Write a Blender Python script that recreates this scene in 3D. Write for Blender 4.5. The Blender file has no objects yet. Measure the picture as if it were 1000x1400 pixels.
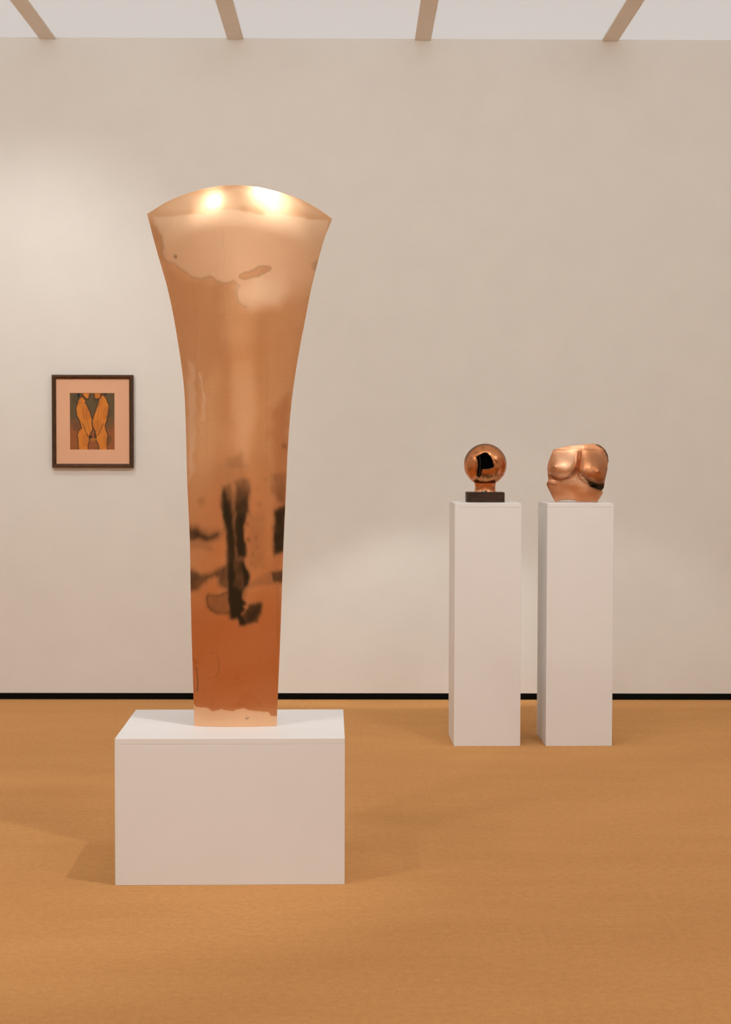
import bpy, bmesh, math, random
import numpy as np
from mathutils import Vector, Matrix, noise
random.seed(3)
SC = bpy.context.scene
COL = SC.collection

# ------------------------------------------------------------------ camera
CAM_H = 1.307
F_PX, PITCH, ROLL, YAW = 2226.3, 0.0402, 0.0021, 0.0073      # focal length in pixels of the 1000x1400 frame
x0 = Vector((math.cos(YAW), -math.sin(YAW), 0)); y0 = Vector((math.sin(YAW), math.cos(YAW), 0)); z0 = Vector((0, 0, 1))
FW = y0*math.cos(PITCH) - z0*math.sin(PITCH)
UP = y0*math.sin(PITCH) + z0*math.cos(PITCH)
RX = x0*math.cos(ROLL) + UP*math.sin(ROLL)
UX = UP*math.cos(ROLL) - x0*math.sin(ROLL)
cam_data = bpy.data.cameras.new('camera')
cam_data.sensor_fit = 'VERTICAL'; cam_data.sensor_height = 36.0
cam_data.lens = 36.0*F_PX/1400.0
cam_data.clip_start = 0.05
cam = bpy.data.objects.new('camera', cam_data); COL.objects.link(cam)
m = Matrix((RX, UX, -FW)).transposed().to_4x4(); m.translation = (0, 0, CAM_H)
cam.matrix_world = m
SC.camera = cam

# ------------------------------------------------------------------ world, exposure
w = bpy.data.worlds.new('world'); SC.world = w; w.use_nodes = True
w.node_tree.nodes['Background'].inputs[0].default_value = (1.0, 0.9, 0.8, 1)
w.node_tree.nodes['Background'].inputs[1].default_value = 0.05
SC.view_settings.view_transform = 'Standard'; SC.view_settings.look = 'None'
SC.view_settings.gamma = 1.0; SC.view_settings.use_curve_mapping = False
SC.view_settings.exposure = 0.0

PANEL_L = 0.495                       # radiance of the backlit ceiling
PANEL_COL = (1.0, 0.975, 0.955)
WARM = (1.0, 0.99, 0.955)
ROOM = dict(x0=-4.9, x1=5.3, y0=-5.5, y1=8.367, h=3.37)
BEAMX = [-1.558 + 0.953*k for k in range(-3, 8)]
# spotlights clipped under the beams: (x, y, target, watts, cone degrees, blend, label)
SPOTS = [
    (-1.558, 3.55, (-0.36, 5.0, 1.3), 42, 44, 0.6, 'white track spotlight in front of the tall copper form, on its left'),
    (1.301, 3.30, (-0.36, 5.0, 1.4), 26, 36, 0.6, 'white track spotlight in front of the tall copper form, on its far right'),
    (0.348, 4.28, (-1.00, 5.0, 0.0), 72, 46, 0.7, 'white track spotlight turned down to the floor left of the plinth'),
    (-1.558, 6.95, (-1.70, 8.37, 1.45), 38, 86, 1.0, 'white track spotlight aimed at the framed picture'),
    (0.348, 5.60, (0.58, 7.2, 1.15), 30, 44, 1.0, 'white track spotlight aimed at the round copper head'),
    (1.301, 5.60, (1.0, 7.2, 1.10), 21, 44, 1.0, 'white track spotlight aimed at the copper torso'),
    (0.348, 6.98, (0.28, 8.37, 0.18), 100, 13.5, 0.6, 'white track spotlight grazing the wall foot behind the round copper head'),
    (1.301, 6.98, (1.35, 8.37, 0.18), 40, 13.5, 0.6, 'white track spotlight grazing the wall foot behind the copper torso'),
]
# the same fittings with flood lenses, added unseen as fill to brighten the room
FIFTH = ('first', 'second', 'third', 'fourth', 'fifth')
for _row, (_y, _dir, _w) in enumerate(((-3.6, -1.9, 84), (-1.2, 0.6, 66))):
    for _k, _x in enumerate((-3.464, -1.558, 0.348, 2.254, 4.16)):
        SPOTS.append((_x, _y, (_x, _y+_dir, 1.9 if _row else 2.7), _w, 140, 1.0,
            'added fill floodlight, %s from the left in the %s row behind the camera' % (FIFTH[_k], ('farther', 'nearer')[_row])))
for _x, _w, _sd in ((-2.511, 46, 'first from the left'), (-0.605, 46, 'second from the left'), (1.301, 36, 'third from the left'), (3.207, 36, 'fourth from the left')):
    SPOTS.append((_x, 5.2, (_x, 8.37, 1.6), _w, 156, 1.0, 'added fill floodlight facing the rear wall, %s' % _sd))
for _x, _sd in ((-3.464, 'left'), (3.207, 'right')):
    SPOTS.append((_x, 2.4, (_x-0.25*(1 if _x > 0 else -1), 2.7, 1.9), 112, 140, 1.0, 'added fill floodlight on the %s side of the gallery' % _sd))

# ------------------------------------------------------------------ helpers
def ray(px, py): return FW + RX*((px-500)/F_PX) - UX*((py-700)/F_PX)
def on_z(px, py, z):
    d = ray(px, py); t = (z-CAM_H)/d.z; return Vector((0, 0, CAM_H)) + d*t
def on_y(px, py, y):
    d = ray(px, py); t = y/d.y; return Vector((0, 0, CAM_H)) + d*t

def prop(o, label=None, cat=None, group=None, kind=None):
    if label: o['label'] = label
    if cat: o['category'] = cat
    if group: o['group'] = group
    if kind: o['kind'] = kind
    return o
def empty(name, loc, rz=0.0, parent=None):
    o = bpy.data.objects.new(name, None); COL.objects.link(o); o.location = loc; o.rotation_euler = (0, 0, rz)
    o.empty_display_size = 0.1
    if parent: o.parent = parent
    return o
def mesh_obj(name, me, mat=None, parent=None, smooth=False):
    if mat: me.materials.append(mat)
    if smooth:
        for p in me.polygons: p.use_smooth = True
    o = bpy.data.objects.new(name, me); COL.objects.link(o)
    if parent: o.parent = parent
    return o
def from_bm(name, bm, mat=None, parent=None, smooth=False):
    me = bpy.data.meshes.new(name); bm.normal_update(); bm.to_mesh(me); bm.free()
    return mesh_obj(name, me, mat, parent, smooth)
def box_bm(x0, x1, y0, y1, z0, z1, bevel=0.0, seg=2, bm=None):
    b = bmesh.new()
    bmesh.ops.create_cube(b, size=1.0)
    for v in b.verts:
        v.co = Vector(((x0+x1)/2 + v.co.x*(x1-x0), (y0+y1)/2 + v.co.y*(y1-y0), (z0+z1)/2 + v.co.z*(z1-z0)))
    if bevel > 0:
        bmesh.ops.bevel(b, geom=b.edges[:], offset=bevel, segments=seg, profile=0.5, affect='EDGES')
    if bm is None: return b
    me = bpy.data.meshes.new('t'); b.to_mesh(me); b.free(); bm.from_mesh(me); bpy.data.meshes.remove(me)
    return bm
def tube_bm(points, radii, seg=10, bm=None, cap=True):
    bm = bm or bmesh.new()
    P = [Vector(p) for p in points]
    if not hasattr(radii, '__len__'): radii = [radii]*len(P)
    rings = []
    for i, p in enumerate(P):
        t = (P[min(i+1, len(P)-1)] - P[max(i-1, 0)]).normalized()
        a = t.orthogonal().normalized() if i == 0 else (prev_a - t*prev_a.dot(t)).normalized()
        prev_a = a; b = t.cross(a)
        rings.append([bm.verts.new(p + (a*math.cos(2*math.pi*k/seg) + b*math.sin(2*math.pi*k/seg))*radii[i]) for k in range(seg)])
    for r0, r1 in zip(rings, rings[1:]):
        for k in range(seg):
            bm.faces.new((r0[k], r0[(k+1) % seg], r1[(k+1) % seg], r1[k]))
    if cap:
        bm.faces.new(list(reversed(rings[0]))); bm.faces.new(rings[-1])
    return bm

# painting of flat print and patina: masks over arrays of points
def sdf(P, poly):
    poly = np.asarray(poly, float); n = len(poly)
    d = np.full(len(P), 1e18); s = np.ones(len(P))
    for i in range(n):
        a = poly[i]; b = poly[i-1]
        e = b-a; wv = P-a
        t = np.clip((wv@e)/max(e@e, 1e-12), 0, 1)
        bb = wv - t[:, None]*e
        d = np.minimum(d, (bb**2).sum(1))
        c1 = P[:, 1] >= a[1]; c2 = P[:, 1] < b[1]; c3 = e[0]*wv[:, 1] > e[1]*wv[:, 0]
        flip = (c1 & c2 & c3) | (~c1 & ~c2 & ~c3)
        s = np.where(flip, -s, s)
    return s*np.sqrt(d)
def smooth01(x): x = np.clip(x, 0, 1); return x*x*(3-2*x)
def area(P, poly, soft): return smooth01(0.5 - sdf(P, poly)/(2*soft))
def stroke(P, pts, width, soft):
    pts = np.asarray(pts, float); d = np.full(len(P), 1e9)
    for a, b in zip(pts[:-1], pts[1:]):
        e = b-a; wv = P-a
        t = np.clip((wv@e)/max(e@e, 1e-12), 0, 1)
        d = np.minimum(d, np.sqrt(((wv-t[:, None]*e)**2).sum(1)))
    return smooth01(0.5 - (d-width/2)/(2*soft))
def over(a, mask, val): return a*(1-mask) + val*mask
def wobble(P, amp, freq, seed):
    rs = np.random.RandomState(seed); Q = P.copy()
    for k in range(5):
        f = freq*(1.7**k); a = amp/(1.6**k)
        th = rs.rand(4)*6.28; dx = rs.randn(2); dx /= np.linalg.norm(dx); dy = rs.randn(2); dy /= np.linalg.norm(dy)
        Q[:, 0] += a*np.sin((P@dx)*f+th[0])*np.cos((P@dy)*f*.7+th[1])
        Q[:, 1] += a*np.sin((P@dy)*f+th[2])*np.cos((P@dx)*f*.8+th[3])
    return Q

# ------------------------------------------------------------------ materials
def new_mat(name):
    mt = bpy.data.materials.new(name); mt.use_nodes = True
    nt = mt.node_tree; return mt, nt, nt.nodes['Principled BSDF']
def N(nt, t, **kw):
    n = nt.nodes.new(t)
    for k, v in kw.items():
        if k.startswith('i_'): n.inputs[k[2:].replace('_', ' ')].default_value = v
        else: setattr(n, k, v)
    return n
def mapped(nt, scale=(1, 1, 1), coord='Object'):
    tc = N(nt, 'ShaderNodeTexCoord'); mp = N(nt, 'ShaderNodeMapping'); mp.inputs['Scale'].default_value = scale
    nt.links.new(tc.outputs[coord], mp.inputs[0]); return mp.outputs[0]
def noise_node(nt, vec, scale, detail=4, rough=0.55):
    n = N(nt, 'ShaderNodeTexNoise'); n.inputs['Scale'].default_value = scale; n.inputs['Detail'].default_value = detail
    n.inputs['Roughness'].default_value = rough; nt.links.new(vec, n.inputs['Vector']); return n
def ramp(nt, fac, stops):
    r = N(nt, 'ShaderNodeValToRGB'); nt.links.new(fac, r.inputs[0])
    el = r.color_ramp.elements
    while len(el) < len(stops): el.new(0.5)
    for e, (p, c) in zip(el, stops): e.position = p; e.color = (*c, 1)
    return r
def mix(nt, fac, a, b, mode='MIX'):
    n = N(nt, 'ShaderNodeMix', data_type='RGBA', blend_type=mode)
    for s, v in ((0, fac), (6, a), (7, b)):
        if hasattr(v, 'links') or hasattr(v, 'is_linked'): nt.links.new(v, n.inputs[s])
        elif isinstance(v, (int, float)): n.inputs[s].default_value = v
        else: n.inputs[s].default_value = (*v, 1)
    return n.outputs[2]
def bump(nt, bs, height, strength, dist, normal=None):
    b = N(nt, 'ShaderNodeBump'); b.inputs['Strength'].default_value = strength; b.inputs['Distance'].default_value = dist
    nt.links.new(height, b.inputs['Height'])
    if normal: nt.links.new(normal, b.inputs['Normal'])
    nt.links.new(b.outputs[0], bs.inputs['Normal']); return b.outputs[0]

def paint_mat(name, col, rough=0.55, grain=0.02):
    mt, nt, bs = new_mat(name)
    v = mapped(nt); n = noise_node(nt, v, 6, 3)
    c2 = tuple(c*(1-grain*1.5) for c in col)
    r = ramp(nt, n.outputs['Fac'], [(0.3, col), (0.7, c2)])
    nt.links.new(r.outputs[0], bs.inputs['Base Color'])
    bs.inputs['Roughness'].default_value = rough
    n2 = noise_node(nt, v, 900, 2); bump(nt, bs, n2.outputs['Fac'], 0.08, 0.0006)
    return mt
M_wall = paint_mat('wall_paint', (0.80, 0.79, 0.752), 0.75)
M_beam = paint_mat('beam_paint', (0.80, 0.76, 0.70), 0.6)
M_ped = paint_mat('pedestal_paint', (0.80, 0.79, 0.785), 0.5, 0.01)
M_black = paint_mat('black_baseboard', (0.004, 0.0045, 0.004), 0.5)
M_black.node_tree.nodes['Principled BSDF'].inputs['Specular IOR Level'].default_value = 0.05
M_fix = paint_mat('white_metal', (0.78, 0.77, 0.75), 0.35)

def panel_mat():
    mt, nt, bs = new_mat('backlit_fabric')
    bs.inputs['Base Color'].default_value = (0.3, 0.3, 0.3, 1); bs.inputs['Roughness'].default_value = 0.9
    v = mapped(nt); n = noise_node(nt, v, 0.5, 1)
    r = ramp(nt, n.outputs['Fac'], [(0.3, tuple(c*0.97 for c in PANEL_COL)), (0.7, PANEL_COL)])
    nt.links.new(r.outputs[0], bs.inputs['Emission Color'])
    bs.inputs['Emission Strength'].default_value = PANEL_L
    bs.inputs['Specular IOR Level'].default_value = 0.1
    return mt
M_panel = panel_mat()
def lens_mat():
    mt, nt, bs = new_mat('lamp_lens')
    bs.inputs['Emission Color'].default_value = (*WARM, 1); bs.inputs['Emission Strength'].default_value = 60
    return mt
M_lens = lens_mat()

def floor_mat():
    mt, nt, bs = new_mat('tan_needle_felt')
    v = mapped(nt, (1, 1, 1)); vs = mapped(nt, (1.0, 3.0, 1))
    big = noise_node(nt, vs, 1.6, 4, 0.6)
    fine = noise_node(nt, v, 45, 4, 0.7)
    vf = mapped(nt, (1, 2.2, 1)); fib = noise_node(nt, vf, 210, 3, 0.7)
    c = ramp(nt, big.outputs['Fac'], [(0.3, (0.610, 0.302, 0.108)), (0.7, (0.655, 0.333, 0.122))])
    c2 = ramp(nt, fine.outputs['Fac'], [(0.3, (0.92, 0.91, 0.90)), (0.7, (1.06, 1.07, 1.08))])
    c3 = ramp(nt, fib.outputs['Fac'], [(0.3, (0.82, 0.80, 0.76)), (0.7, (1.15, 1.17, 1.21))])
    o = mix(nt, 1.0, c.outputs[0], c2.outputs[0], 'MULTIPLY'); o = mix(nt, 1.0, o, c3.outputs[0], 'MULTIPLY')
    nt.links.new(o, bs.inputs['Base Color'])
    bs.inputs['Roughness'].default_value = 0.95; bs.inputs['Specular IOR Level'].default_value = 0.1
    bump(nt, bs, fib.outputs['Fac'], 0.35, 0.002)
    return mt
M_floor = floor_mat()

def copper_mat(name, lo, hi, rough=(0.2, 0.34), wave=0.0, streak=(1, 1, 0.16), hammer=0.0, scale=9, sc2=2.2):
    """polished copper; vertex colour 'patina_and_light' R = tarnish, dark marks, painted shade; G = pale bloom, painted highlight; B = red oxide, painted reflection"""
    mt, nt, bs = new_mat(name)
    at = N(nt, 'ShaderNodeVertexColor', layer_name='patina_and_light'); sp = N(nt, 'ShaderNodeSeparateColor')
    nt.links.new(at.outputs['Color'], sp.inputs[0])
    v = mapped(nt, streak); vi = mapped(nt)
    n1 = noise_node(nt, v, scale, 2, 0.5); n2 = noise_node(nt, vi, sc2, 2, 0.5)
    add = N(nt, 'ShaderNodeMath', operation='ADD'); nt.links.new(n1.outputs['Fac'], add.inputs[0]); nt.links.new(n2.outputs['Fac'], add.inputs[1])
    hf = N(nt, 'ShaderNodeMath', operation='MULTIPLY'); nt.links.new(add.outputs[0], hf.inputs[0]); hf.inputs[1].default_value = 0.5
    base = ramp(nt, hf.outputs[0], [(0.30, lo), (0.70, hi)]).outputs[0]
    fb = noise_node(nt, mapped(nt, (4, 4, 90)), 5, 3, 0.6)
    fr = ramp(nt, fb.outputs['Fac'], [(0.3, (0.95, 0.94, 0.93)), (0.7, (1.0, 1.0, 1.0))])
    base = mix(nt, 1.0, base, fr.outputs[0], 'MULTIPLY')
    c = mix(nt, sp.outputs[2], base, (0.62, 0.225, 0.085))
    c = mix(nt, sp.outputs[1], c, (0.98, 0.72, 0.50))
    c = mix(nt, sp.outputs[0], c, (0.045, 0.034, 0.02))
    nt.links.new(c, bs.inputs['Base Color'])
    bs.inputs['Metallic'].default_value = 1.0
    n3 = noise_node(nt, vi, 9, 1, 0.5)
    rr = N(nt, 'ShaderNodeMapRange'); nt.links.new(n3.outputs['Fac'], rr.inputs[0])
    rr.inputs[1].default_value = 0.15; rr.inputs[2].default_value = 0.85; rr.inputs[3].default_value = rough[0]; rr.inputs[4].default_value = rough[1]
    ra = N(nt, 'ShaderNodeMath', operation='MULTIPLY_ADD'); nt.links.new(sp.outputs[0], ra.inputs[0]); ra.inputs[1].default_value = 0.15; nt.links.new(rr.outputs[0], ra.inputs[2])
    rb = N(nt, 'ShaderNodeMath', operation='MULTIPLY_ADD'); nt.links.new(sp.outputs[1], rb.inputs[0]); rb.inputs[1].default_value = 0.22; nt.links.new(ra.outputs[0], rb.inputs[2])
    nt.links.new(rb.outputs[0], bs.inputs['Roughness'])
    nrm = None
    if wave:
        w1 = noise_node(nt, mapped(nt, (1, 1, 0.45)), 3.2, 2, 0.4)
        nrm = bump(nt, bs, w1.outputs['Fac'], 1.0, wave)
    if hammer:
        h1 = noise_node(nt, vi, 55, 2, 0.5)
        nrm = bump(nt, bs, h1.outputs['Fac'], 0.6, hammer, nrm)
    return mt
M_cop_big = copper_mat('copper_sheet', (0.88, 0.47, 0.24), (0.97, 0.60, 0.33), (0.25, 0.37), wave=0.020)
M_cop_torso = copper_mat('copper_torso', (0.56, 0.24, 0.11), (0.76, 0.40, 0.225), (0.32, 0.46), hammer=0.0007, streak=(1, 1, 1), scale=12, sc2=14)
M_cop_head = copper_mat('copper_head', (0.52, 0.185, 0.062), (0.80, 0.385, 0.18), (0.17, 0.34), hammer=0.0015, streak=(1, 1, 1), scale=16, sc2=20)

def dark_wood(name, a, b, scale):
    mt, nt, bs = new_mat(name)
    n = noise_node(nt, mapped(nt, scale), 9, 6, 0.65)
    r = ramp(nt, n.outputs['Fac'], [(0.35, a), (0.65, b)]); nt.links.new(r.outputs[0], bs.inputs['Base Color'])
    bs.inputs['Roughness'].default_value = 0.6; bs.inputs['Specular IOR Level'].default_value = 0.2; bump(nt, bs, n.outputs['Fac'], 0.15, 0.001)
    return mt
M_block = dark_wood('dark_stained_wood', (0.024, 0.013, 0.007), (0.062, 0.028, 0.015), (1.5, 3, 14))
M_rail_h = dark_wood('rail_wood_horizontal', (0.045, 0.024, 0.010), (0.135, 0.060, 0.026), (3, 20, 30))
M_rail_v = dark_wood('rail_wood_vertical', (0.038, 0.021, 0.009), (0.105, 0.050, 0.022), (30, 20, 3))
M_mat = paint_mat('salmon_mat_board', (0.80, 0.46, 0.29), 0.9, 0.02)

# ------------------------------------------------------------------ room shell
X0, X1, Y0, Y1, HC = ROOM['x0'], ROOM['x1'], ROOM['y0'], ROOM['y1'], ROOM['h']
def struct(o): o['kind'] = 'structure'; return o
T = 0.15; BB = 0.034
struct(from_bm('floor', box_bm(X0-T, X1+T, Y0-T, Y1+T, -0.12, 0), M_floor))
struct(from_bm('wall_back', box_bm(X0-T, X1+T, Y1, Y1+T, BB, HC+0.2), M_wall))
struct(from_bm('wall_front', box_bm(X0-T, X1+T, Y0-T, Y0, 0, HC+0.2), M_wall))
struct(from_bm('wall_left', box_bm(X0-T, X0, Y0, Y1, 0, HC+0.2), M_wall))
struct(from_bm('wall_right', box_bm(X1, X1+T, Y0, Y1, 0, HC+0.2), M_wall))
struct(from_bm('baseboard_back', box_bm(X0, X1, Y1+0.003, Y1+T, 0.0, BB), M_black))
ceiling = struct(from_bm('ceiling', box_bm(X0-T, X1+T, Y0-T, Y1+T, HC+0.12, HC+0.2), M_wall))
BWD = 0.083
panel_edges = [X0] + [x for x in BEAMX if X0 < x < X1] + [X1]
for a, b in zip(panel_edges[:-1], panel_edges[1:]):
    xa = a + (BWD/2-0.004 if a != X0 else 0); xb = b - (BWD/2-0.004 if b != X1 else 0)
    if xb - xa > 0.02:
        from_bm('panel', box_bm(xa, xb, Y0, Y1, HC+0.008, HC+0.02), M_panel, ceiling)
for x in BEAMX:
    if X0 < x < X1:
        from_bm('beam', box_bm(x-BWD/2, x+BWD/2, Y0, Y1-0.002, HC, HC+0.12, 0.002), M_beam, ceiling)

# ------------------------------------------------------------------ pedestals
def pedestal(name, corner, rot, wd, dp, ht, label, group=None):
    t = empty(name, (corner[0], corner[1], 0), rot)
    prop(t, label, 'pedestal', group)
    from_bm('body', box_bm(0, wd, 0, dp, 0, ht-0.018, 0.0012), M_ped, t)
    from_bm('top', box_bm(0, wd, 0, dp, ht-0.018, ht, 0.0015), M_ped, t)
    return t
PH, BH = 1.0618, 0.44
pedestal('plinth', (-0.7081, 4.8033), 0.015, 0.6832, 0.5312, BH, 'low wide white plinth carrying the tall copper form')
pedestal('pedestal', (0.4399, 7.0615), 0.0214, 0.2906, 0.2957, PH, 'tall narrow white pedestal under the round copper head', 'tall white pedestals')
pedestal('pedestal', (0.8420, 7.0648), 0.0207, 0.2906, 0.2957, PH, 'tall narrow white pedestal under the copper torso', 'tall white pedestals')

# ------------------------------------------------------------------ tall copper form
LEFT = [(292.5, 201.2), (327, 210), (354, 217.5), (378, 225), (408, 232.5), (438, 238.5), (471, 243.9), (501, 248.4), (531, 252), (561, 253.5), (600, 254.6), (660, 256), (700, 258), (740, 259.8), (800, 260.6), (860, 261.8), (900, 263), (950, 264.7), (994, 265.7)]
RIGHT = [(300, 454), (312, 448.5), (339, 439.5), (369, 432), (399, 424.5), (432, 418.5), (462, 412.5), (495, 406.5), (534, 400.5), (570, 396.6), (620, 393.2), (660, 391.6), (700, 389.8), (740, 388), (800, 385.8), (860, 383.8), (900, 382.2), (950, 380), (994, 378.4)]
ARC = [(201.2, 292.5), (211, 286.2), (225, 277.3), (243, 269.4), (260, 263), (281, 257.5), (304.8, 253.6), (320, 253), (334, 253.5), (350, 255.4), (366, 258.8), (383, 263), (404, 269.6), (421, 277.2), (439, 287.6), (454, 299)]
def smooth_interp(x, tab):
    t = np.array(sorted(tab)); xs = np.linspace(t[0, 0], t[-1, 0], 400); ys = np.interp(xs, t[:, 0], t[:, 1])
    k = np.hanning(31); k /= k.sum()
    yp = np.pad(ys, 15, mode='reflect', reflect_type='odd'); ys = np.convolve(yp, k, 'valid')
    return np.interp(x, xs, ys)

def tall_form():
    NU, NV = 260, 700
    Yp = 5.02
    u = np.linspace(-1, 1, NU); v = np.linspace(0, 1, NV)          # v: 0 bottom .. 1 top
    UU, VV = np.meshgrid(u, v)
    # rows run straight near the foot and bow into the arc towards the top
    ybot = 992.8
    arc_x = 201.2 + (UU+1)/2*(454-201.2)
    ytop = smooth_interp(arc_x.ravel(), ARC).reshape(UU.shape)
    PY = ybot + (ytop-ybot)*VV
    ys = PY.ravel()
    edge = PY.copy()                                                # bounds are read at the row's own edge height
    el = np.interp(VV, [0, 1], [ybot, 292.5]); er = np.interp(VV, [0, 1], [ybot, 299])
    L = smooth_interp(el.ravel(), LEFT).reshape(UU.shape); R = smooth_interp(er.ravel(), RIGHT).reshape(UU.shape)
    PX = L + (R-L)*(UU+1)/2
    # depth: shallow bulge across, the head rolling back
    s = 1-UU**2
    bul = (0.016 + 0.104*VV**1.5)*s
    back = 0.036*(np.maximum(0, VV-0.92)/0.08)**2
    YY = Yp - bul + back
    # patina, dark marks and painted reflections, where they sit on the sheet
    P = np.stack([PX.ravel(), PY.ravel()], 1)
    W = wobble(P, 0.9, 0.28, 5)
    W2 = wobble(P, 2.2, 0.12, 8)
    D = np.zeros(len(P)); G = np.zeros(len(P)); B = np.zeros(len(P))
    # pale cleaned field below the top line
    seam = [(196, 298), (208, 296), (232, 296), (246, 293), (260, 292), (274, 292), (288, 288), (305, 285.5), (316, 284.5), (320, 285.5), (341, 290.4), (359, 293), (366, 289.5), (383, 290), (404, 296), (425, 299), (450, 301)]
    tide = [(221, 322), (223, 335), (222, 345), (226, 356), (240, 362), (250, 370), (262, 378), (275, 381), (290, 377), (297, 385), (310, 386), (320, 384), (327, 390), (322, 400), (326, 412), (336, 420)]
    field = seam[1:] + [(446, 330), (436, 375), (428, 400), (405, 415), (370, 425)] + tide[::-1]
    fadeo = 1-smooth01((P[:, 1]-372)/55)*smooth01((P[:, 0]-325)/20)
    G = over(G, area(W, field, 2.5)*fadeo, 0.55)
    G = over(G, area(W2, [(325, 392), (350, 378), (385, 378), (395, 398), (378, 416), (345, 420), (328, 410)], 13), 0.85)  # broad soft highlight, painted in as pale colour
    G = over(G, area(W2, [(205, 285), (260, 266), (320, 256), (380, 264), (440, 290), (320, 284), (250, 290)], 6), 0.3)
    D = np.maximum(D, 0.20*stroke(W, seam, 0.4, 0.9))
    D = np.maximum(D, 0.30*stroke(W, tide, 1.2, 1.6))
    D = np.maximum(D, 0.10*stroke(W, tide, 4, 4))
    caps = [(327, 379), (330, 381.5), (352, 379), (368, 371), (371, 366), (365, 363), (355, 364), (340, 372), (328, 375)]
    B = over(B, area(W, caps, 1.5), 0.35); G = over(G, area(W, caps, 1.5), 0.2)
    D = np.maximum(D, 0.20*np.exp(-(sdf(W, caps)/1.2)**2))
    D = np.maximum(D, 0.45*area(W, [(237, 349), (242, 348), (243, 352), (239, 354)], 1.3))
    D = np.maximum(D, 0.25*area(W, [(426, 360), (434, 355), (433, 372), (428, 368)], 2))
    B = over(B, area(W2, [(205, 300), (222, 320), (230, 365), (262, 384), (300, 390), (300, 480), (262, 600), (256, 640), (250, 520), (235, 420)], 9), 0.30)
    # vertical runs
    for pts, g, wd in [([(263, 385), (270, 440), (266, 500), (272, 560), (270, 640)], .16, .9), ([(268, 500), (276, 530), (279, 560), (277, 580)], .22, 1), ([(302, 300), (307, 340), (306, 375)], .10, .8),
                       ([(303, 385), (309, 440), (308, 480)], .10, 1), ([(366, 480), (366, 560), (364, 640)], .16, 1.2), ([(283, 560), (282, 700)], .12, .8), ([(322, 560), (318, 640)], .10, 1.5)]:
        D = np.maximum(D, 0.6*g*stroke(W, pts, wd, 1.6))
    G = np.maximum(G, 0.45*area(W2, [(256, 495), (266, 500), (268, 560), (265, 640), (258, 660), (255, 560)], 4))
    G = np.maximum(G, 0.5*stroke(W, [(273, 510), (279, 545), (278, 575)], 3, 2))
    G = np.maximum(G, 0.25*area(W2, [(318, 500), (345, 495), (352, 560), (335, 640), (320, 600)], 9))
    # floor's orange reflection painted into the lower half, plus red patches
    ry = smooth01((P[:, 1]-560)/160)
    B = np.maximum(B, 0.42*ry + 0.34*smooth01((P[:, 1]-770)/90))
    B = over(B, 0.9*area(W2, [(368, 560), (398, 540), (394, 700), (386, 790), (372, 780), (376, 680)], 9), 0.65)
    B = np.maximum(B, 0.85*area(W, [(312, 968), (322, 957), (333, 944), (345, 948), (358, 953), (366, 970), (340, 971)], 4))
    B = np.maximum(B, 0.75*area(W, [(268, 958), (302, 960), (294, 972), (272, 968)], 2.5))
    B = np.maximum(B, 0.95*area(W, [(262, 896), (272, 902), (273, 908), (266, 912)], 1.5))
    B = np.maximum(B, 0.8*area(W, [(274, 938), (284, 940), (282, 946), (271, 948)], 2))
    B = np.maximum(B, 0.6*area(W2, [(345, 880), (381, 880), (380, 950), (360, 940)], 8))
    def dk(poly, soft, val, Wp=None):  # dark figure-like marks on the lower half
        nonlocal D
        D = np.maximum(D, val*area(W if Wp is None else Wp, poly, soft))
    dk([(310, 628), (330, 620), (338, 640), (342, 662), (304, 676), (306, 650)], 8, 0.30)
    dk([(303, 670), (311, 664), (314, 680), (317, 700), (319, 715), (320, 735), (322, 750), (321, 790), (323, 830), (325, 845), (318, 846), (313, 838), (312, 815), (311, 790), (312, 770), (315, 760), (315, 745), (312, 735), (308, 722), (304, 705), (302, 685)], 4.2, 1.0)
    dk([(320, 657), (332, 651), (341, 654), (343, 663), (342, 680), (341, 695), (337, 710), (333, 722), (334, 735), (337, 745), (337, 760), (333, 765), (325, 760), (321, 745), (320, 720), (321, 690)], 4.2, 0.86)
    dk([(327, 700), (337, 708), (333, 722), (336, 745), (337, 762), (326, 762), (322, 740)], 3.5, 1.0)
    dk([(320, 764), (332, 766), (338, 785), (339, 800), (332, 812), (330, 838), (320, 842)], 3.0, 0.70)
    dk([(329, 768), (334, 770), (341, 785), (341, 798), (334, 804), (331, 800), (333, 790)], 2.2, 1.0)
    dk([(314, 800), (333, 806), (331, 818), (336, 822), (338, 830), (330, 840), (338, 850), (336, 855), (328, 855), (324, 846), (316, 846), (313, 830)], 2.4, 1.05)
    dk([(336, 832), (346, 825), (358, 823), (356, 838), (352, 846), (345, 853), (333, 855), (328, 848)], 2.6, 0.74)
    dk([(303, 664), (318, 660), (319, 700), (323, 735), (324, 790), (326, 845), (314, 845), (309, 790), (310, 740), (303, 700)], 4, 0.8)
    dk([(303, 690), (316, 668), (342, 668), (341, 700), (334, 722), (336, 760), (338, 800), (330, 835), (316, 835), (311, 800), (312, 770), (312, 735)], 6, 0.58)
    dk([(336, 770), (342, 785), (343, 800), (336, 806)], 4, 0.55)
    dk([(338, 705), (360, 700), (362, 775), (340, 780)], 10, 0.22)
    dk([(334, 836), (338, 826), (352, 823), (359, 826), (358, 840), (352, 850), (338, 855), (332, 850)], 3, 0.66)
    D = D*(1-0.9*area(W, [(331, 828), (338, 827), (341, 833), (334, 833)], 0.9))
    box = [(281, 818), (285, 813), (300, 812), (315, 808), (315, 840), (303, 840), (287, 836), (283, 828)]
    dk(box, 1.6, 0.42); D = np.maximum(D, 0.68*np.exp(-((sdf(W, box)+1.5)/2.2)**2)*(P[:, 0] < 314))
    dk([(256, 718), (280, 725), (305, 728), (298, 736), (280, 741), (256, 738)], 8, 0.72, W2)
    dk([(256, 735), (280, 738), (290, 750), (270, 752), (256, 750)], 7, 0.30, W2)
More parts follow.
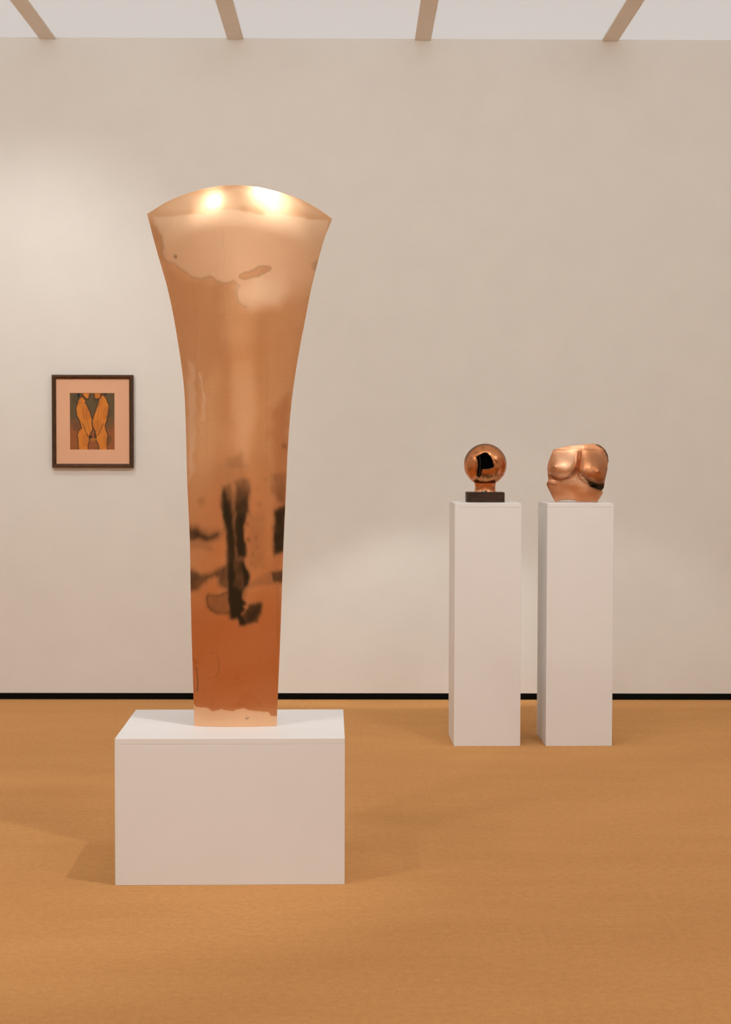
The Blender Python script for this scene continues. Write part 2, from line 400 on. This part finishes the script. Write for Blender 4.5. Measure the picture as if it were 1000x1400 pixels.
    dk([(258, 776), (275, 785), (290, 783), (313, 768), (313, 806), (300, 803), (297, 791), (293, 788), (280, 798), (272, 807), (258, 810)], 4.5, 0.62)
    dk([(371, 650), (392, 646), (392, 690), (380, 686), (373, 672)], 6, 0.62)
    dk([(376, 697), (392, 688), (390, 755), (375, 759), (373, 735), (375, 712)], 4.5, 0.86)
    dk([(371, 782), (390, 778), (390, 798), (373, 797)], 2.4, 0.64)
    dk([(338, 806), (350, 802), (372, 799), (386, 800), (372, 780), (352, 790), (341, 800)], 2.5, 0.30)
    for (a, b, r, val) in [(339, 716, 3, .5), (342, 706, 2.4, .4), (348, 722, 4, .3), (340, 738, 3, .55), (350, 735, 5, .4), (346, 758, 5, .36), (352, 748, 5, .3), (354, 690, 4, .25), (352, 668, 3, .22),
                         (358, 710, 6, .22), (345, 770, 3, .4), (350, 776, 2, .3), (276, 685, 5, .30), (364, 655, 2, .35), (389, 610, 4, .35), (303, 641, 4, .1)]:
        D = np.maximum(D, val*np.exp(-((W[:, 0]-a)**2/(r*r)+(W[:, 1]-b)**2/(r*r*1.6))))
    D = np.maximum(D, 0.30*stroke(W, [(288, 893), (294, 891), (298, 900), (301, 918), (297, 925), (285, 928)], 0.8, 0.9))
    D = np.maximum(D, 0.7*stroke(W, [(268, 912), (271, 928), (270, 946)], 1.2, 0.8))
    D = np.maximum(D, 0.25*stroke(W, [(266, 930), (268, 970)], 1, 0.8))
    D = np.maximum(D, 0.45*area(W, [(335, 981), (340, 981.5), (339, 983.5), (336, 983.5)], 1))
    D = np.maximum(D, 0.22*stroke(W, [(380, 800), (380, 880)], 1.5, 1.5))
    # plinth top's reflection painted as a pale band along the foot
    foot = [(262, 959), (270, 967), (285, 968), (292, 972), (304, 970), (318, 972), (335, 969), (350, 972), (366, 974), (371, 979), (382, 980), (382, 998), (262, 998)]
    fm = area(W, foot, 0.8); B = over(B, fm, 0.0); G = over(G, fm, 0.35)
    # the dark marks are uneven: brushed into vertical runs and clouds
    Q = wobble(P, 3, 0.1, 21)
    runs = sum(np.sin(Q[:, 0]*f_+p_)*np.cos(Q[:, 1]*f_*.06+p_*2) for f_, p_ in ((.9, 1), (1.7, 2.2), (2.9, .4)))/3
    cloud = np.sin(Q[:, 0]*.21+1)*np.sin(Q[:, 1]*.13+2) + 0.6*np.sin(Q[:, 0]*.37+Q[:, 1]*.29)
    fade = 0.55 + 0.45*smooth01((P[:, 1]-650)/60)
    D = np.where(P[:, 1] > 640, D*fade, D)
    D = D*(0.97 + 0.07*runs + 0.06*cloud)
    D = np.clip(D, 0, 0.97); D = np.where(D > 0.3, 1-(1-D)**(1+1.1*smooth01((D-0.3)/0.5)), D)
    def blur(Z, n, ax):
        k = np.hanning(n); k /= k.sum()
        return np.apply_along_axis(lambda a_: np.convolve(np.pad(a_, n//2, mode='edge'), k, 'valid'), ax, Z)
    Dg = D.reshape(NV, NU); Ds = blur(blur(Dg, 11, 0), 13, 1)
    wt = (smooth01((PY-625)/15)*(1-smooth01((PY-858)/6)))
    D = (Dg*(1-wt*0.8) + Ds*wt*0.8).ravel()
    B = np.clip(B + 0.03*runs, 0, 1)
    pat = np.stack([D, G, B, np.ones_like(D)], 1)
    # vertices: front sheet, back sheet, rim
    co = []
    A = np.array([list(RX), list(UX), list(FW)])
    ray_ = np.array(FW)[None] + np.array(RX)[None]*((P[:, 0:1]-500)/F_PX) - np.array(UX)[None]*((P[:, 1:2]-700)/F_PX)
    t = YY.ravel()/ray_[:, 1]
    front = ray_*t[:, None] + np.array([0, 0, CAM_H])
    front = front.reshape(NV, NU, 3)
    front[0, :, 2] = BH + 0.0005
    # settle the first rows smoothly on the plinth
    for k in range(1, 12): front[k, :, 2] = np.maximum(front[k, :, 2], BH + 0.0005 + 0.0012*k)
    backs = front[::4, ::4].copy()
    if (NU-1) % 4: backs = np.concatenate([backs, front[::4, -1:]], 1)
    if (NV-1) % 4: backs = np.concatenate([backs, np.concatenate([front[-1:, ::4], front[-1:, -1:]], 1)], 0)
    ub = np.append(u[::4], u[-1]) if (NU-1) % 4 else u[::4]
    vb = np.append(v[::4], v[-1]) if (NV-1) % 4 else v[::4]
    backs[:, :, 1] = backs[:, :, 1] + 0.006 + ((1-ub**2)[None]*(0.03+0.03*vb[:, None]))*np.minimum(1, (1-vb[:, None])*8)
    org = Vector((-0.355, 5.02, BH))
    def grid_mesh(G_, name, flip=False):
        nv, nu = G_.shape[:2]
        vs = (G_.reshape(-1, 3)-np.array(org))
        idx = np.arange(nv*nu).reshape(nv, nu)
        q = np.stack([idx[:-1, :-1], idx[:-1, 1:], idx[1:, 1:], idx[1:, :-1]], -1).reshape(-1, 4)
        if flip: q = q[:, ::-1]
        me = bpy.data.meshes.new(name); me.from_pydata(vs.tolist(), [], q.tolist()); return me
    root = empty('flared_sculpture', org)
    prop(root, 'tall polished copper form flaring to a wide arched head, standing on the low white plinth', 'sculpture')
    me = grid_mesh(front, 'front_sheet')
    ca = me.color_attributes.new('patina_and_light', 'FLOAT_COLOR', 'POINT'); ca.data.foreach_set('color', pat.astype(np.float32).ravel())
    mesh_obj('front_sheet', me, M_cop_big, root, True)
    me = grid_mesh(backs, 'back_sheet', True)
    mesh_obj('back_sheet', me, M_cop_big, root, True)
    # narrow rim all around closing the two sheets
    loop_f = [front[k, 0] for k in range(0, NV, 4)] + [front[-1, k] for k in range(0, NU, 4)] + [front[k, -1] for k in range(NV-1, -1, -4)] + [front[0, k] for k in range(NU-1, -1, -4)]
    bm = bmesh.new(); n = len(loop_f)
    a = [bm.verts.new(Vector(p)-org) for p in loop_f]
    b = [bm.verts.new(Vector(p)-org+Vector((0, 0.007, 0))) for p in loop_f]
    for i in range(n):
        j = (i+1) % n
        try: bm.faces.new((a[i], b[i], b[j], a[j]))
        except ValueError: pass
    bmesh.ops.recalc_face_normals(bm, faces=bm.faces)
    from_bm('rim', bm, M_cop_big, root)
tall_form()

# ------------------------------------------------------------------ copper head on a dark block
def head():
    Yc = 7.215
    c = on_y(663.8, 635.3, Yc); Rr = 0.0945
    S = 2226.3/Yc
    root = empty('round_sculpture', (c.x, Yc, PH), 0.02)
    prop(root, 'small round hollow copper head with a torn dark opening, on a dark wood block', 'sculpture')
    to_l = lambda p: Vector((p[0]-c.x, p[1]-Yc, p[2]-PH))
    blk = from_bm('base_block', box_bm(-0.0825, 0.0825, -0.045, 0.060, 0, 0.0445, 0.0012), M_block, root)
    cz = c.z-PH
    hole = np.array([(649.4, 624.6), (654.6, 621.4), (660, 619), (663.8, 618.6), (666.6, 621.4), (669.8, 624.6), (671.4, 629.4), (673.4, 635), (673, 638.6), (668, 640.6), (662.6, 641.4), (658.6, 641), (656.6, 643), (656.2, 649.4), (653.6, 652.6), (650.6, 650.2), (651, 643), (651.8, 635), (651, 629.4)])
    hole = (hole-[663.8, 635.3])/S*[1, -1]
    n1, n2 = 150, 110
    bm = bmesh.new(); vs = []
    for j in range(n2+1):
        th = math.pi*j/n2
        row = []
        for i in range(n1):
            ph = 2*math.pi*i/n1
            # pole axis along the view (y)
            d = Vector((math.sin(th)*math.cos(ph), -math.cos(th), math.sin(th)*math.sin(ph)))
            r = Rr*(1 + 0.010*noise.noise(d*2.3) )
            p = Vector((d.x*r, d.y*r*0.80, d.z*r*0.985))
            row.append(bm.verts.new(p + Vector((0, 0, cz))))
        vs.append(row)
    for j in range(n2):
        for i in range(n1):
            bm.faces.new((vs[j][i], vs[j+1][i], vs[j+1][(i+1) % n1], vs[j][(i+1) % n1]))
    bmesh.ops.remove_doubles(bm, verts=bm.verts[:], dist=1e-5)
    ctr = np.array([[f.calc_center_median().x, f.calc_center_median().z-cz] for f in bm.faces])
    ys = np.array([f.calc_center_median().y for f in bm.faces])
    sd = sdf(wobble(ctr*1000, 0.5, 0.9, 4)/1000, hole)
    kill = [f for f, s, y in zip(list(bm.faces), sd, ys) if s < 0 and y < 0]
    # the neck opening underneath
    kill += [f for f in bm.faces if f.is_valid and f.calc_center_median().z - cz < -Rr*0.88]
    bmesh.ops.delete(bm, geom=list(set(kill)), context='FACES')
    bmesh.ops.recalc_face_normals(bm, faces=bm.faces)
    me = bpy.data.meshes.new('shell'); bm.to_mesh(me); bm.free()
    P = np.array([[v.co.x, v.co.z-cz, v.co.y] for v in me.vertices])
    s = sdf(P[:, :2].copy(), hole)
    W = wobble(P[:, :2]*1000, 4, 0.09, 12)
    rr = np.hypot(P[:, 0], P[:, 1])
    D = 0.7*np.exp(-(s/0.004)**2)*(P[:, 2] < 0)
    D = np.maximum(D, 0.28*smooth01((np.sin(W[:, 0]*.11)*np.sin(W[:, 1]*.13+1)-.35)*2))
    D = np.maximum(D, 0.6*area(W, [(-30, -40), (25, -44), (34, -52), (10, -60), (-25, -56)], 8)*1.35)
    D = np.maximum(D, 0.65*area(W, [(-44, 12), (-38, 30), (-40, -10), (-34, -40), (-46, -30)], 8)*1.3)
    D = np.maximum(D, 0.5*area(W, [(36, -22), (48, -20), (44, -44), (34, -50)], 7)*1.4)
    D = np.maximum(D, 0.8*smooth01((rr-0.080)/0.013)*smooth01((P[:, 1]+0.01)/0.05))  # dark grazing reflection along the upper rim, painted in
    B = 0.5+0*D
    ca = me.color_attributes.new('patina_and_light', 'FLOAT_COLOR', 'POINT')
    ca.data.foreach_set('color', np.stack([np.clip(D, 0, 1), 0*D, B, 1+0*D], 1).astype(np.float32).ravel())
    sh = mesh_obj('shell', me, M_cop_head, root, True)
    mt, nt, bs = new_mat('tarnished_inside'); bs.inputs['Base Color'].default_value = (0.012, 0.009, 0.006, 1); bs.inputs['Roughness'].default_value = 0.8
    me.materials.append(mt)
    so = sh.modifiers.new('thickness', 'SOLIDIFY'); so.thickness = 0.003; so.offset = -1; so.material_offset = 1; so.material_offset_rim = 0
    # neck: a flared open collar
    bm = bmesh.new(); rings = []; ns = 72; nr = 16
    ztop = cz - Rr*0.82
    for j in range(nr+1):
        t = j/nr; z = 0.0446 + (ztop-0.0446)*t
        a = 0.0485 - 0.0035*math.sin(math.pi*min(1, t*1.1)) + 0.004*max(0, t-.8)*5*0
        rings.append([bm.verts.new(Vector((a*math.cos(2*math.pi*i/ns), 0.036*math.sin(2*math.pi*i/ns)*(a/0.0485), z))) for i in range(ns)])
    for j in range(nr):
        for i in range(ns):
            an = 2*math.pi*(i+.5)/ns; x = 0.0485*math.cos(an)
            if j < 2 and math.sin(an) != 0 and -0.020 < x < 0.006: continue      # notch cut in the lower edge, front and back
            bm.faces.new((rings[j][i], rings[j][(i+1) % ns], rings[j+1][(i+1) % ns], rings[j+1][i]))
    for v in [v for v in bm.verts if not v.link_faces]: bm.verts.remove(v)
    bmesh.ops.recalc_face_normals(bm, faces=bm.faces)
    nk = from_bm('neck', bm, M_cop_head, root, True)
    ca = nk.data.color_attributes.new('patina_and_light', 'FLOAT_COLOR', 'POINT'); nv = len(nk.data.vertices)
    zz = np.array([v.co.z for v in nk.data.vertices]); g = 0.5*smooth01((0.055-zz)/0.008)
    ca.data.foreach_set('color', np.stack([0.25*np.exp(-((zz-0.062)/0.004)**2), g, 0.6-0.5*g, 1+0*zz], 1).astype(np.float32).ravel())
    so = nk.modifiers.new('thickness', 'SOLIDIFY'); so.thickness = 0.0025; so.offset = -1
    # torn lips: a strip hanging at the left of the opening and a curl at its right
    def pt(px, py, dy):
        x = (px-663.8)/S; z = -(py-635.3)/S
        q = 1-(x/Rr)**2-(z/(Rr*.985))**2
        return Vector((x, -Rr*0.8*math.sqrt(max(q, 0))-dy, z+cz))
    bm = tube_bm([pt(654.2, 621.5, 0), pt(654.6, 630, 0.001), pt(654.4, 637, 0), pt(654.8, 642, -0.001), pt(653.8, 647, 0.001), pt(653, 652, 0)], [0.0018, 0.0016, 0.0016, 0.0036, 0.0048, 0.002], 10)
    o = from_bm('torn_strip', bm, M_cop_head, root, True)
    o.data.color_attributes.new('patina_and_light', 'FLOAT_COLOR', 'POINT')
    bm = tube_bm([pt(671.3, 629, 0), pt(673.5, 627.6, 0.002), pt(676, 628.4, 0.003), pt(677.8, 631, 0.002), pt(678, 634.5, 0)], [0.002, 0.0032, 0.0036, 0.003, 0.0015], 10)
    o = from_bm('curled_lip', bm, M_cop_head, root, True)
    a = o.data.color_attributes.new('patina_and_light', 'FLOAT_COLOR', 'POINT')
    for d in a.data: d.color = (0.3, 0, 0.5, 1)
head()

# ------------------------------------------------------------------ copper torso
def torso():
    Yb = 7.262
    S = 2226.3/7.22
    def curve(pts, n):
        pts = np.asarray(pts, float); d = np.r_[0, np.cumsum(np.hypot(*np.diff(pts, axis=0).T))]
        t = np.linspace(0, d[-1], n); return np.stack([np.interp(t, d, pts[:, 0]), np.interp(t, d, pts[:, 1])], 1)
    NU, NV = 150, 140
    top = curve([(757, 615), (764, 612.7), (772, 611), (785, 608.8), (795, 608), (801, 607.4), (812, 606.6), (819, 607.8), (824, 611)], NU)
    bot = curve([(760, 686.2), (768, 684), (777, 683.2), (786, 684), (790, 685.6), (805, 686.4), (817, 686.4)], NU)
    lef = curve([(760, 686.2), (757, 682), (753, 674), (747.3, 662), (750.3, 656.8), (749.5, 650), (748.5, 641), (750, 632), (754, 622), (757, 615)], NV)
    rig = curve([(817, 686.4), (824.8, 674), (823.5, 671), (826, 667), (828, 655), (831, 642), (831.5, 634), (832.6, 631), (831.6, 622), (828, 615), (824, 611)], NV)
    u = np.linspace(0, 1, NU)[None, :, None]; v = np.linspace(0, 1, NV)[:, None, None]
    C = (1-v)*bot[None]+v*top[None] + (1-u)*lef[:, None]+u*rig[:, None] - ((1-u)*(1-v)*bot[0]+u*(1-v)*bot[-1]+(1-u)*v*top[0]+u*v*top[-1])
    P = C.reshape(-1, 2); x, y = P[:, 0], P[:, 1]
    s = np.clip((x-790)/44.5, -1, 1)
    dep = 19*np.sqrt(np.maximum(0, 1-s*s*0.98))
    dep += 2.5*np.exp(-((y-612)/9)**2)*0 - 3.0*np.clip((616-y)/10, 0, 1)
    def breast(cx, cy, rx, ryd, ryu, A, rot):
        c, sn = math.cos(rot), math.sin(rot)
        dx = (x-cx)*c+(y-cy)*sn; dy = -(x-cx)*sn+(y-cy)*c
        q = 1-(dx/rx)**2
        below = np.sqrt(np.maximum(0, q-(dy/ryd)**2))
        above = np.sqrt(np.maximum(0, q))*np.cos(np.clip(-dy/ryu, 0, 1)*math.pi/2)**1.6
        return A*np.where(dy > 0, below, above)
    b1 = breast(768.5, 641.5, 20.5, 14.5, 29, 17, 0.10)
    b2 = breast(810.5, 646.5, 21.5, 16.5, 34, 19, 0.22)
    dep += np.maximum(b1, b2)
    dep += 1.6*np.exp(-((x-788.8)/1.1)**2)*np.exp(-((y-634)/9)**2)
    for cx, cy in ((758.3, 638), (819, 644.5)):
        r2 = (x-cx)**2+(y-cy)**2
        dep += 2.0*np.exp(-r2/3.2) + 0.9*np.exp(-r2/14)
        dep -= 0.7*np.exp(-r2/0.5)
    crease = [(797, 651), (803, 657), (811, 662.5), (819, 666), (826, 668.5)]
    W = wobble(P, 0.6, 0.6, 3)
    dep -= 4.0*stroke(W, crease, 3.5, 2.5)
    dep += 1.2*np.sin(x*.13+1)*np.sin(y*.11) * (y > 655)
    dep += 2.2*stroke(P, [(748, 658.5), (760, 661)], 2, 3)
    # patina, with shade painted dark into the gap and breast creases
    D = 0.97*area(W, [(800, 652.5), (806, 656.5), (812, 659), (820, 661.5), (827.5, 661), (827, 670), (820, 671), (812, 667.5), (806, 663)], 1.6)
    D = np.maximum(D, 0.50*stroke(W, [(754, 650), (760, 655.5), (768, 656.5), (776, 653.5), (783, 647), (787, 640)], 2.0, 2.2)*1.4)
    D = np.maximum(D, 0.35*stroke(W, [(790, 641), (796, 648), (801, 653)], 2, 2))
    D = np.maximum(D, 0.5*area(W, [(794, 645), (812, 655), (826, 654), (828, 668), (812, 664), (800, 656)], 5))
    D = np.maximum(D, 0.75*area(W, [(822, 607), (840, 612), (836, 634), (831.5, 632), (829, 622), (825, 614), (815, 608.6), (814, 605)], 1.0))
    D = np.maximum(D, 0.40*stroke(W, [(830, 640), (827, 655), (825, 667)], 1.5, 1.6))
    D = np.maximum(D, 0.35*stroke(W, [(765, 684), (775, 682.8), (788, 684)], 1.2, 1))
    D = np.maximum(D, 0.25*area(W, [(794, 615), (815, 613), (826, 625), (824, 640), (800, 648), (792, 635)], 6))
    D = np.maximum(D, 0.45*stroke(W, [(748, 662), (753, 673), (758, 682)], 0.7, 0.8))
    for cx, cy in ((758.3, 637.8), (819, 644.5)): D = np.maximum(D, 0.45*np.exp(-((x-cx)**2+(y-cy-.3)**2)/1.6))
    G = 0.3*area(W, [(760, 620), (785, 614), (790, 640), (782, 650), (765, 650)], 8)
    G = np.maximum(G, 0.5*area(W, [(786, 642), (792, 645), (806, 662), (785, 662), (772, 660)], 5))
    G = np.maximum(G, 0.5*stroke(W, [(782, 610.5), (798, 611.5)], 2, 2))
    G = np.maximum(G, 0.5*stroke(W, [(788.8, 622), (788.8, 644)], 1.0, .8))
    B = 0.55*area(W, [(792, 612), (826, 614), (828, 650), (805, 655), (792, 640)], 7)
    B = np.maximum(B, 0.7*area(W, [(776, 663), (792, 661), (800, 672), (818, 672), (815, 684), (790, 684), (780, 674)], 5))
    B = np.maximum(B, 0.6*area(W, [(752, 640), (757, 648), (770, 653), (760, 656), (751, 652)], 3))
    YY = Yb - dep/S
    V = []
    for (px, py), Yv in zip(P, YY):
        q = on_y(px, py, Yv); V.append([q.x, q.y, max(q.z, PH+0.0008)])
    V = np.array(V).reshape(NV, NU, 3)
    # side returns wrap towards the back
    def ret(colm, sgn, n=10):
        out = []
        for k in range(1, n+1):
            c2 = colm.copy(); a = k/n*1.25
            c2[:, 1] += 0.055*math.sin(min(a, math.pi/2)); c2[:, 0] -= sgn*0.004*(1-math.cos(a))*2 + sgn*0.004*k/n
            out.append(c2)
        return out
    lcols = [c[:, None] for c in ret(V[:, 0], -1)][::-1]; rcols = [c[:, None] for c in ret(V[:, -1], 1)]
    pat = np.stack([D, G, B, 1+0*D], 1).reshape(NV, NU, 4)
    padL = np.repeat(pat[:, :1], 10, 1); padR = np.repeat(pat[:, -1:], 10, 1)
    V = np.concatenate(lcols+[V]+rcols, 1); pat = np.concatenate([padL, pat, padR], 1)
    nv, nu = V.shape[:2]
    org = np.array([0.985, 7.20, PH])
    idx = np.arange(nv*nu).reshape(nv, nu)
    q = np.stack([idx[:-1, :-1], idx[:-1, 1:], idx[1:, 1:], idx[1:, :-1]], -1).reshape(-1, 4)
    me = bpy.data.meshes.new('copper_torso'); me.from_pydata((V.reshape(-1, 3)-org).tolist(), [], q.tolist())
    ca = me.color_attributes.new('patina_and_light', 'FLOAT_COLOR', 'POINT'); ca.data.foreach_set('color', pat.astype(np.float32).ravel())
    o = mesh_obj('copper_torso', me, M_cop_torso, None, True); o.location = org
    so = o.modifiers.new('thickness', 'SOLIDIFY'); so.thickness = 0.003; so.offset = -1
    prop(o, 'headless hollow copper torso of a woman with a torn edge, on the right-hand tall pedestal', 'sculpture')
torso()

# ------------------------------------------------------------------ framed picture
def picture():
    Yw = Y1; dpt = 0.028; Yf = Yw-dpt
    tl = on_y(70.5, 512.3, Yf); br = on_y(182.2, 639.7, Yf)
    xL, xR, zT, zB = tl.x, br.x, tl.z, br.z
    cx, cz = (xL+xR)/2, (zT+zB)/2; hw, hh = (xR-xL)/2, (zT-zB)/2
    root = empty('framed_picture', (cx, Yw, cz))
    prop(root, 'dark wood frame with salmon mat and print of two orange figures on the wall', 'picture')
    rw = 0.0205
    def rail(a, b, vert):
        # mitred moulding: profile across the rail, ends cut at 45 degrees
        prof = [(0, 0), (0, -dpt+0.002), (0.002, -dpt), (0.011, -dpt), (0.013, -dpt+0.003), (rw, -dpt+0.008), (rw, 0)]
        bm = bmesh.new(); A = Vector(a); B_ = Vector(b); d = (B_-A).normalized(); inn = Vector((d.z, 0, -d.x))
        if inn.dot(-(A+B_)/2) < 0: inn = -inn
        r0 = [bm.verts.new(A + inn*o_ + d*o_ + Vector((0, dd, 0))) for o_, dd in prof]
        r1 = [bm.verts.new(B_ + inn*o_ - d*o_ + Vector((0, dd, 0))) for o_, dd in prof]
        n = len(prof)
        for k in range(n): bm.faces.new((r0[k], r0[(k+1) % n], r1[(k+1) % n], r1[k]))
        bm.faces.new(r0); bm.faces.new(list(reversed(r1)))
        bmesh.ops.recalc_face_normals(bm, faces=bm.faces)
        from_bm('frame_rail', bm, M_rail_v if vert else M_rail_h, root)
    rail((-hw, 0, hh), (hw, 0, hh), False); rail((hw, 0, hh), (hw, 0, -hh), True)
    rail((hw, 0, -hh), (-hw, 0, -hh), False); rail((-hw, 0, -hh), (-hw, 0, hh), True)
    # mat with a window cut in it
    Ym = Yf+0.013
    a = on_y(95.3, 537.2, Ym+0.001); b = on_y(157, 615, Ym+0.001)
    wl, wr, wt, wb = a.x-cx, b.x-cx, a.z-cz, b.z-cz
    bm = bmesh.new(); ow, oh = hw-rw+0.004, hh-rw+0.004
    ring = lambda x_0, x_1, z_0, z_1, yy: [bm.verts.new((x_, yy, z_)) for x_, z_ in ((x_0, z_0), (x_1, z_0), (x_1, z_1), (x_0, z_1))]
    y_ = Ym-Yw
    o1 = ring(-ow, ow, -oh, oh, y_); i1 = ring(wl, wr, wb, wt, y_); i2 = ring(wl+.001, wr-.001, wb+.001, wt-.001, y_+0.002); o2 = ring(-ow, ow, -oh, oh, y_+0.002)
    for k in range(4):
        j = (k+1) % 4
        bm.faces.new((o1[k], o1[j], i1[j], i1[k])); bm.faces.new((i1[k], i1[j], i2[j], i2[k])); bm.faces.new((o2[k], o2[j], o1[j], o1[k]))
    bmesh.ops.recalc_face_normals(bm, faces=bm.faces)
    from_bm('mat_board', bm, M_mat, root)
    # print: flat sheet with its drawing held as vertex colour
    nu, nv = 170, 214
    U, V = np.meshgrid(np.linspace(0, 1, nu), np.linspace(0, 1, nv))
    P = np.stack([98+U.ravel()*(905-98), 92+V.ravel()*(1115-92)], 1)      # drawing units
    W = wobble(P, 5, 0.02, 2)
    lin = lambda c: np.array([((k/255+.055)/1.055)**2.4 for k in c])
    nA = np.sin(W[:, 0]*.017+1)*np.sin(W[:, 1]*.013+2); rs = np.random.RandomState(4); gr = rs.rand(len(P))
    t = smooth01((P[:, 1]-450)/400 + 0.25*nA + 0.0*gr)
    C = over(np.tile(lin((98, 80, 52)), (len(P), 1)), t[:, None], lin((150, 88, 44)))
    C = over(C, (0.5*smooth01(nA*2-.4))[:, None], lin((72, 62, 40)))
    orange = lin((214, 130, 46)); orange2 = lin((190, 108, 36)); ink = lin((64, 42, 20))
    LF = [(240, 290), (270, 200), (320, 165), (375, 215), (380, 280), (420, 350), (455, 420), (468, 500), (500, 570), (508, 640), (500, 740), (470, 820), (440, 860), (450, 940), (425, 1000), (410, 1130), (265, 1130), (255, 960), (245, 850), (270, 760), (320, 725), (290, 640), (240, 500), (215, 380)]
    RF = [(640, 165), (700, 140), (740, 200), (790, 320), (780, 430), (750, 580), (720, 690), (750, 770), (775, 850), (755, 960), (765, 1130), (625, 1130), (600, 1000), (570, 930), (575, 860), (545, 770), (515, 700), (505, 600), (530, 510), (560, 420), (600, 330), (625, 250)]
    FL = [(325, 80), (452, 80), (440, 170), (415, 205), (380, 185), (340, 130)]
    FR = [(535, 80), (655, 80), (645, 175), (590, 200), (545, 180)]
    for poly in (LF, RF, FL, FR):
        C = over(C, (0.95*stroke(W, poly+[poly[0]], 30, 9))[:, None], ink)
        mk = area(W, poly, 6)*(1-0.35*np.exp(-(sdf(W, poly)/9)**2))
        C = over(C, mk[:, None], over(np.tile(orange, (len(P), 1)), (0.6*smooth01(nA*1.5+.3))[:, None], orange2))
    for ln, wd, al in [([(330, 640), (375, 740), (405, 840), (430, 880)], 14, .85), ([(700, 640), (660, 720), (620, 810), (600, 850)], 14, .85), ([(300, 285), (340, 275), (375, 285)], 7, .5),
                       ([(350, 300), (345, 420), (360, 560), (400, 700)], 9, .45), ([(410, 380), (400, 520), (440, 700), (460, 800)], 9, .45), ([(640, 280), (610, 420), (600, 560), (590, 720)], 9, .45),
                       ([(690, 260), (660, 420), (640, 600)], 5, .3), ([(500, 560), (508, 700)], 10, .8), ([(330, 130), (390, 195), (430, 215)], 12, .8), ([(545, 195), (600, 205), (650, 180)], 12, .8)]:
        C = over(C, (al*stroke(W, ln, wd, 5))[:, None], ink)
    C = over(C, (0.95*area(W, [(236, 80), (300, 80), (290, 160), (250, 185), (238, 150)], 9))[:, None], lin((24, 34, 30)))
    C = over(C, (0.9*area(W, [(700, 80), (765, 80), (745, 140), (715, 125)], 9))[:, None], lin((24, 34, 30)))
    C = over(C, (0.9*area(W, [(445, 860), (480, 845), (500, 880), (480, 925), (450, 920)], 6))[:, None], lin((38, 28, 16)))
    C = over(C, (0.7*area(W, [(530, 790), (560, 850), (575, 920), (540, 920)], 6))[:, None], lin((38, 28, 16)))
    for a_ in ((480, 905, 478, 945), (505, 915, 505, 955), (530, 905, 540, 945), (555, 905, 560, 940)):
        C = over(C, (0.75*stroke(W, [a_[:2], a_[2:]], 12, 5))[:, None], lin((214, 140, 62)))
    C = C*(0.88+0.24*gr[:, None])
    yy = y_+0.0025
    idx = np.arange(nu*nv).reshape(nv, nu)
    vs = np.stack([wl-.002+U.ravel()*(wr-wl+.004), np.full(nu*nv, yy), wt+.002+V.ravel()*(wb-wt-.004)], 1)
    q = np.stack([idx[:-1, :-1], idx[1:, :-1], idx[1:, 1:], idx[:-1, 1:]], -1).reshape(-1, 4)
    me = bpy.data.meshes.new('print'); me.from_pydata(vs.tolist(), [], q.tolist())
    ca = me.color_attributes.new('ink', 'FLOAT_COLOR', 'POINT'); ca.data.foreach_set('color', np.concatenate([C, np.ones((len(C), 1))], 1).astype(np.float32).ravel())
    mt, nt, bs = new_mat('printed_paper'); at = N(nt, 'ShaderNodeVertexColor', layer_name='ink')
    nt.links.new(at.outputs['Color'], bs.inputs['Base Color']); bs.inputs['Roughness'].default_value = 0.8
    mesh_obj('print', me, mt, root)
picture()

# ------------------------------------------------------------------ track spotlights under the beams (above the frame)
def spotlight(x, y, target, watts, cone, blend, label):
    zb = HC
    root = empty('track_spotlight', (x, y, zb)); prop(root, label, 'spotlight', 'track spotlights under the ceiling beams')
    from_bm('adapter', box_bm(-0.017, 0.017, -0.06, 0.06, -0.022, 0.0, 0.003), M_fix, root)
    from_bm('stem', tube_bm([(0, 0, -0.021), (0, 0, -0.075)], 0.007, 12), M_fix, root)
    piv = Vector((0, 0, -0.10))
    d = (Vector(target) - (Vector((x, y, zb))+piv)).normalized()
    side = d.cross(Vector((0, 0, 1))).normalized()
    a = piv - d*0.06; b = piv + d*0.055
    bm = tube_bm([a, a+d*0.004, piv, b, b+d*0.001, b-d*0.018], [0.026, 0.030, 0.031, 0.033, 0.030, 0.029], 28)
    body = from_bm('body', bm, M_fix, root)
    bm = tube_bm([piv+Vector((0, 0, 0.04))+side*0.0, piv+side*0.036+Vector((0, 0, 0.03)), piv+side*0.037], 0.004, 8)
    from_bm('yoke', bm, M_fix, root)
    bm = tube_bm([b-d*0.017, b-d*0.015], 0.028, 28)
    from_bm('lens', bm, M_lens, root)
    ld = bpy.data.lights.new('spot_lamp', 'SPOT'); ld.energy = watts; ld.color = WARM
    ld.spot_size = math.radians(cone); ld.spot_blend = blend; ld.shadow_soft_size = 0.03 if cone < 100 else 0.16
    lo = bpy.data.objects.new('spot_lamp', ld); COL.objects.link(lo); lo.parent = root
    if cone < 15: lo.scale = (2.6, 1, 1)                      # oval-spread lens
    lo.location = b + d*0.012; lo.rotation_euler = d.to_track_quat('-Z', 'Y').to_euler()
for s_ in SPOTS: spotlight(*s_)
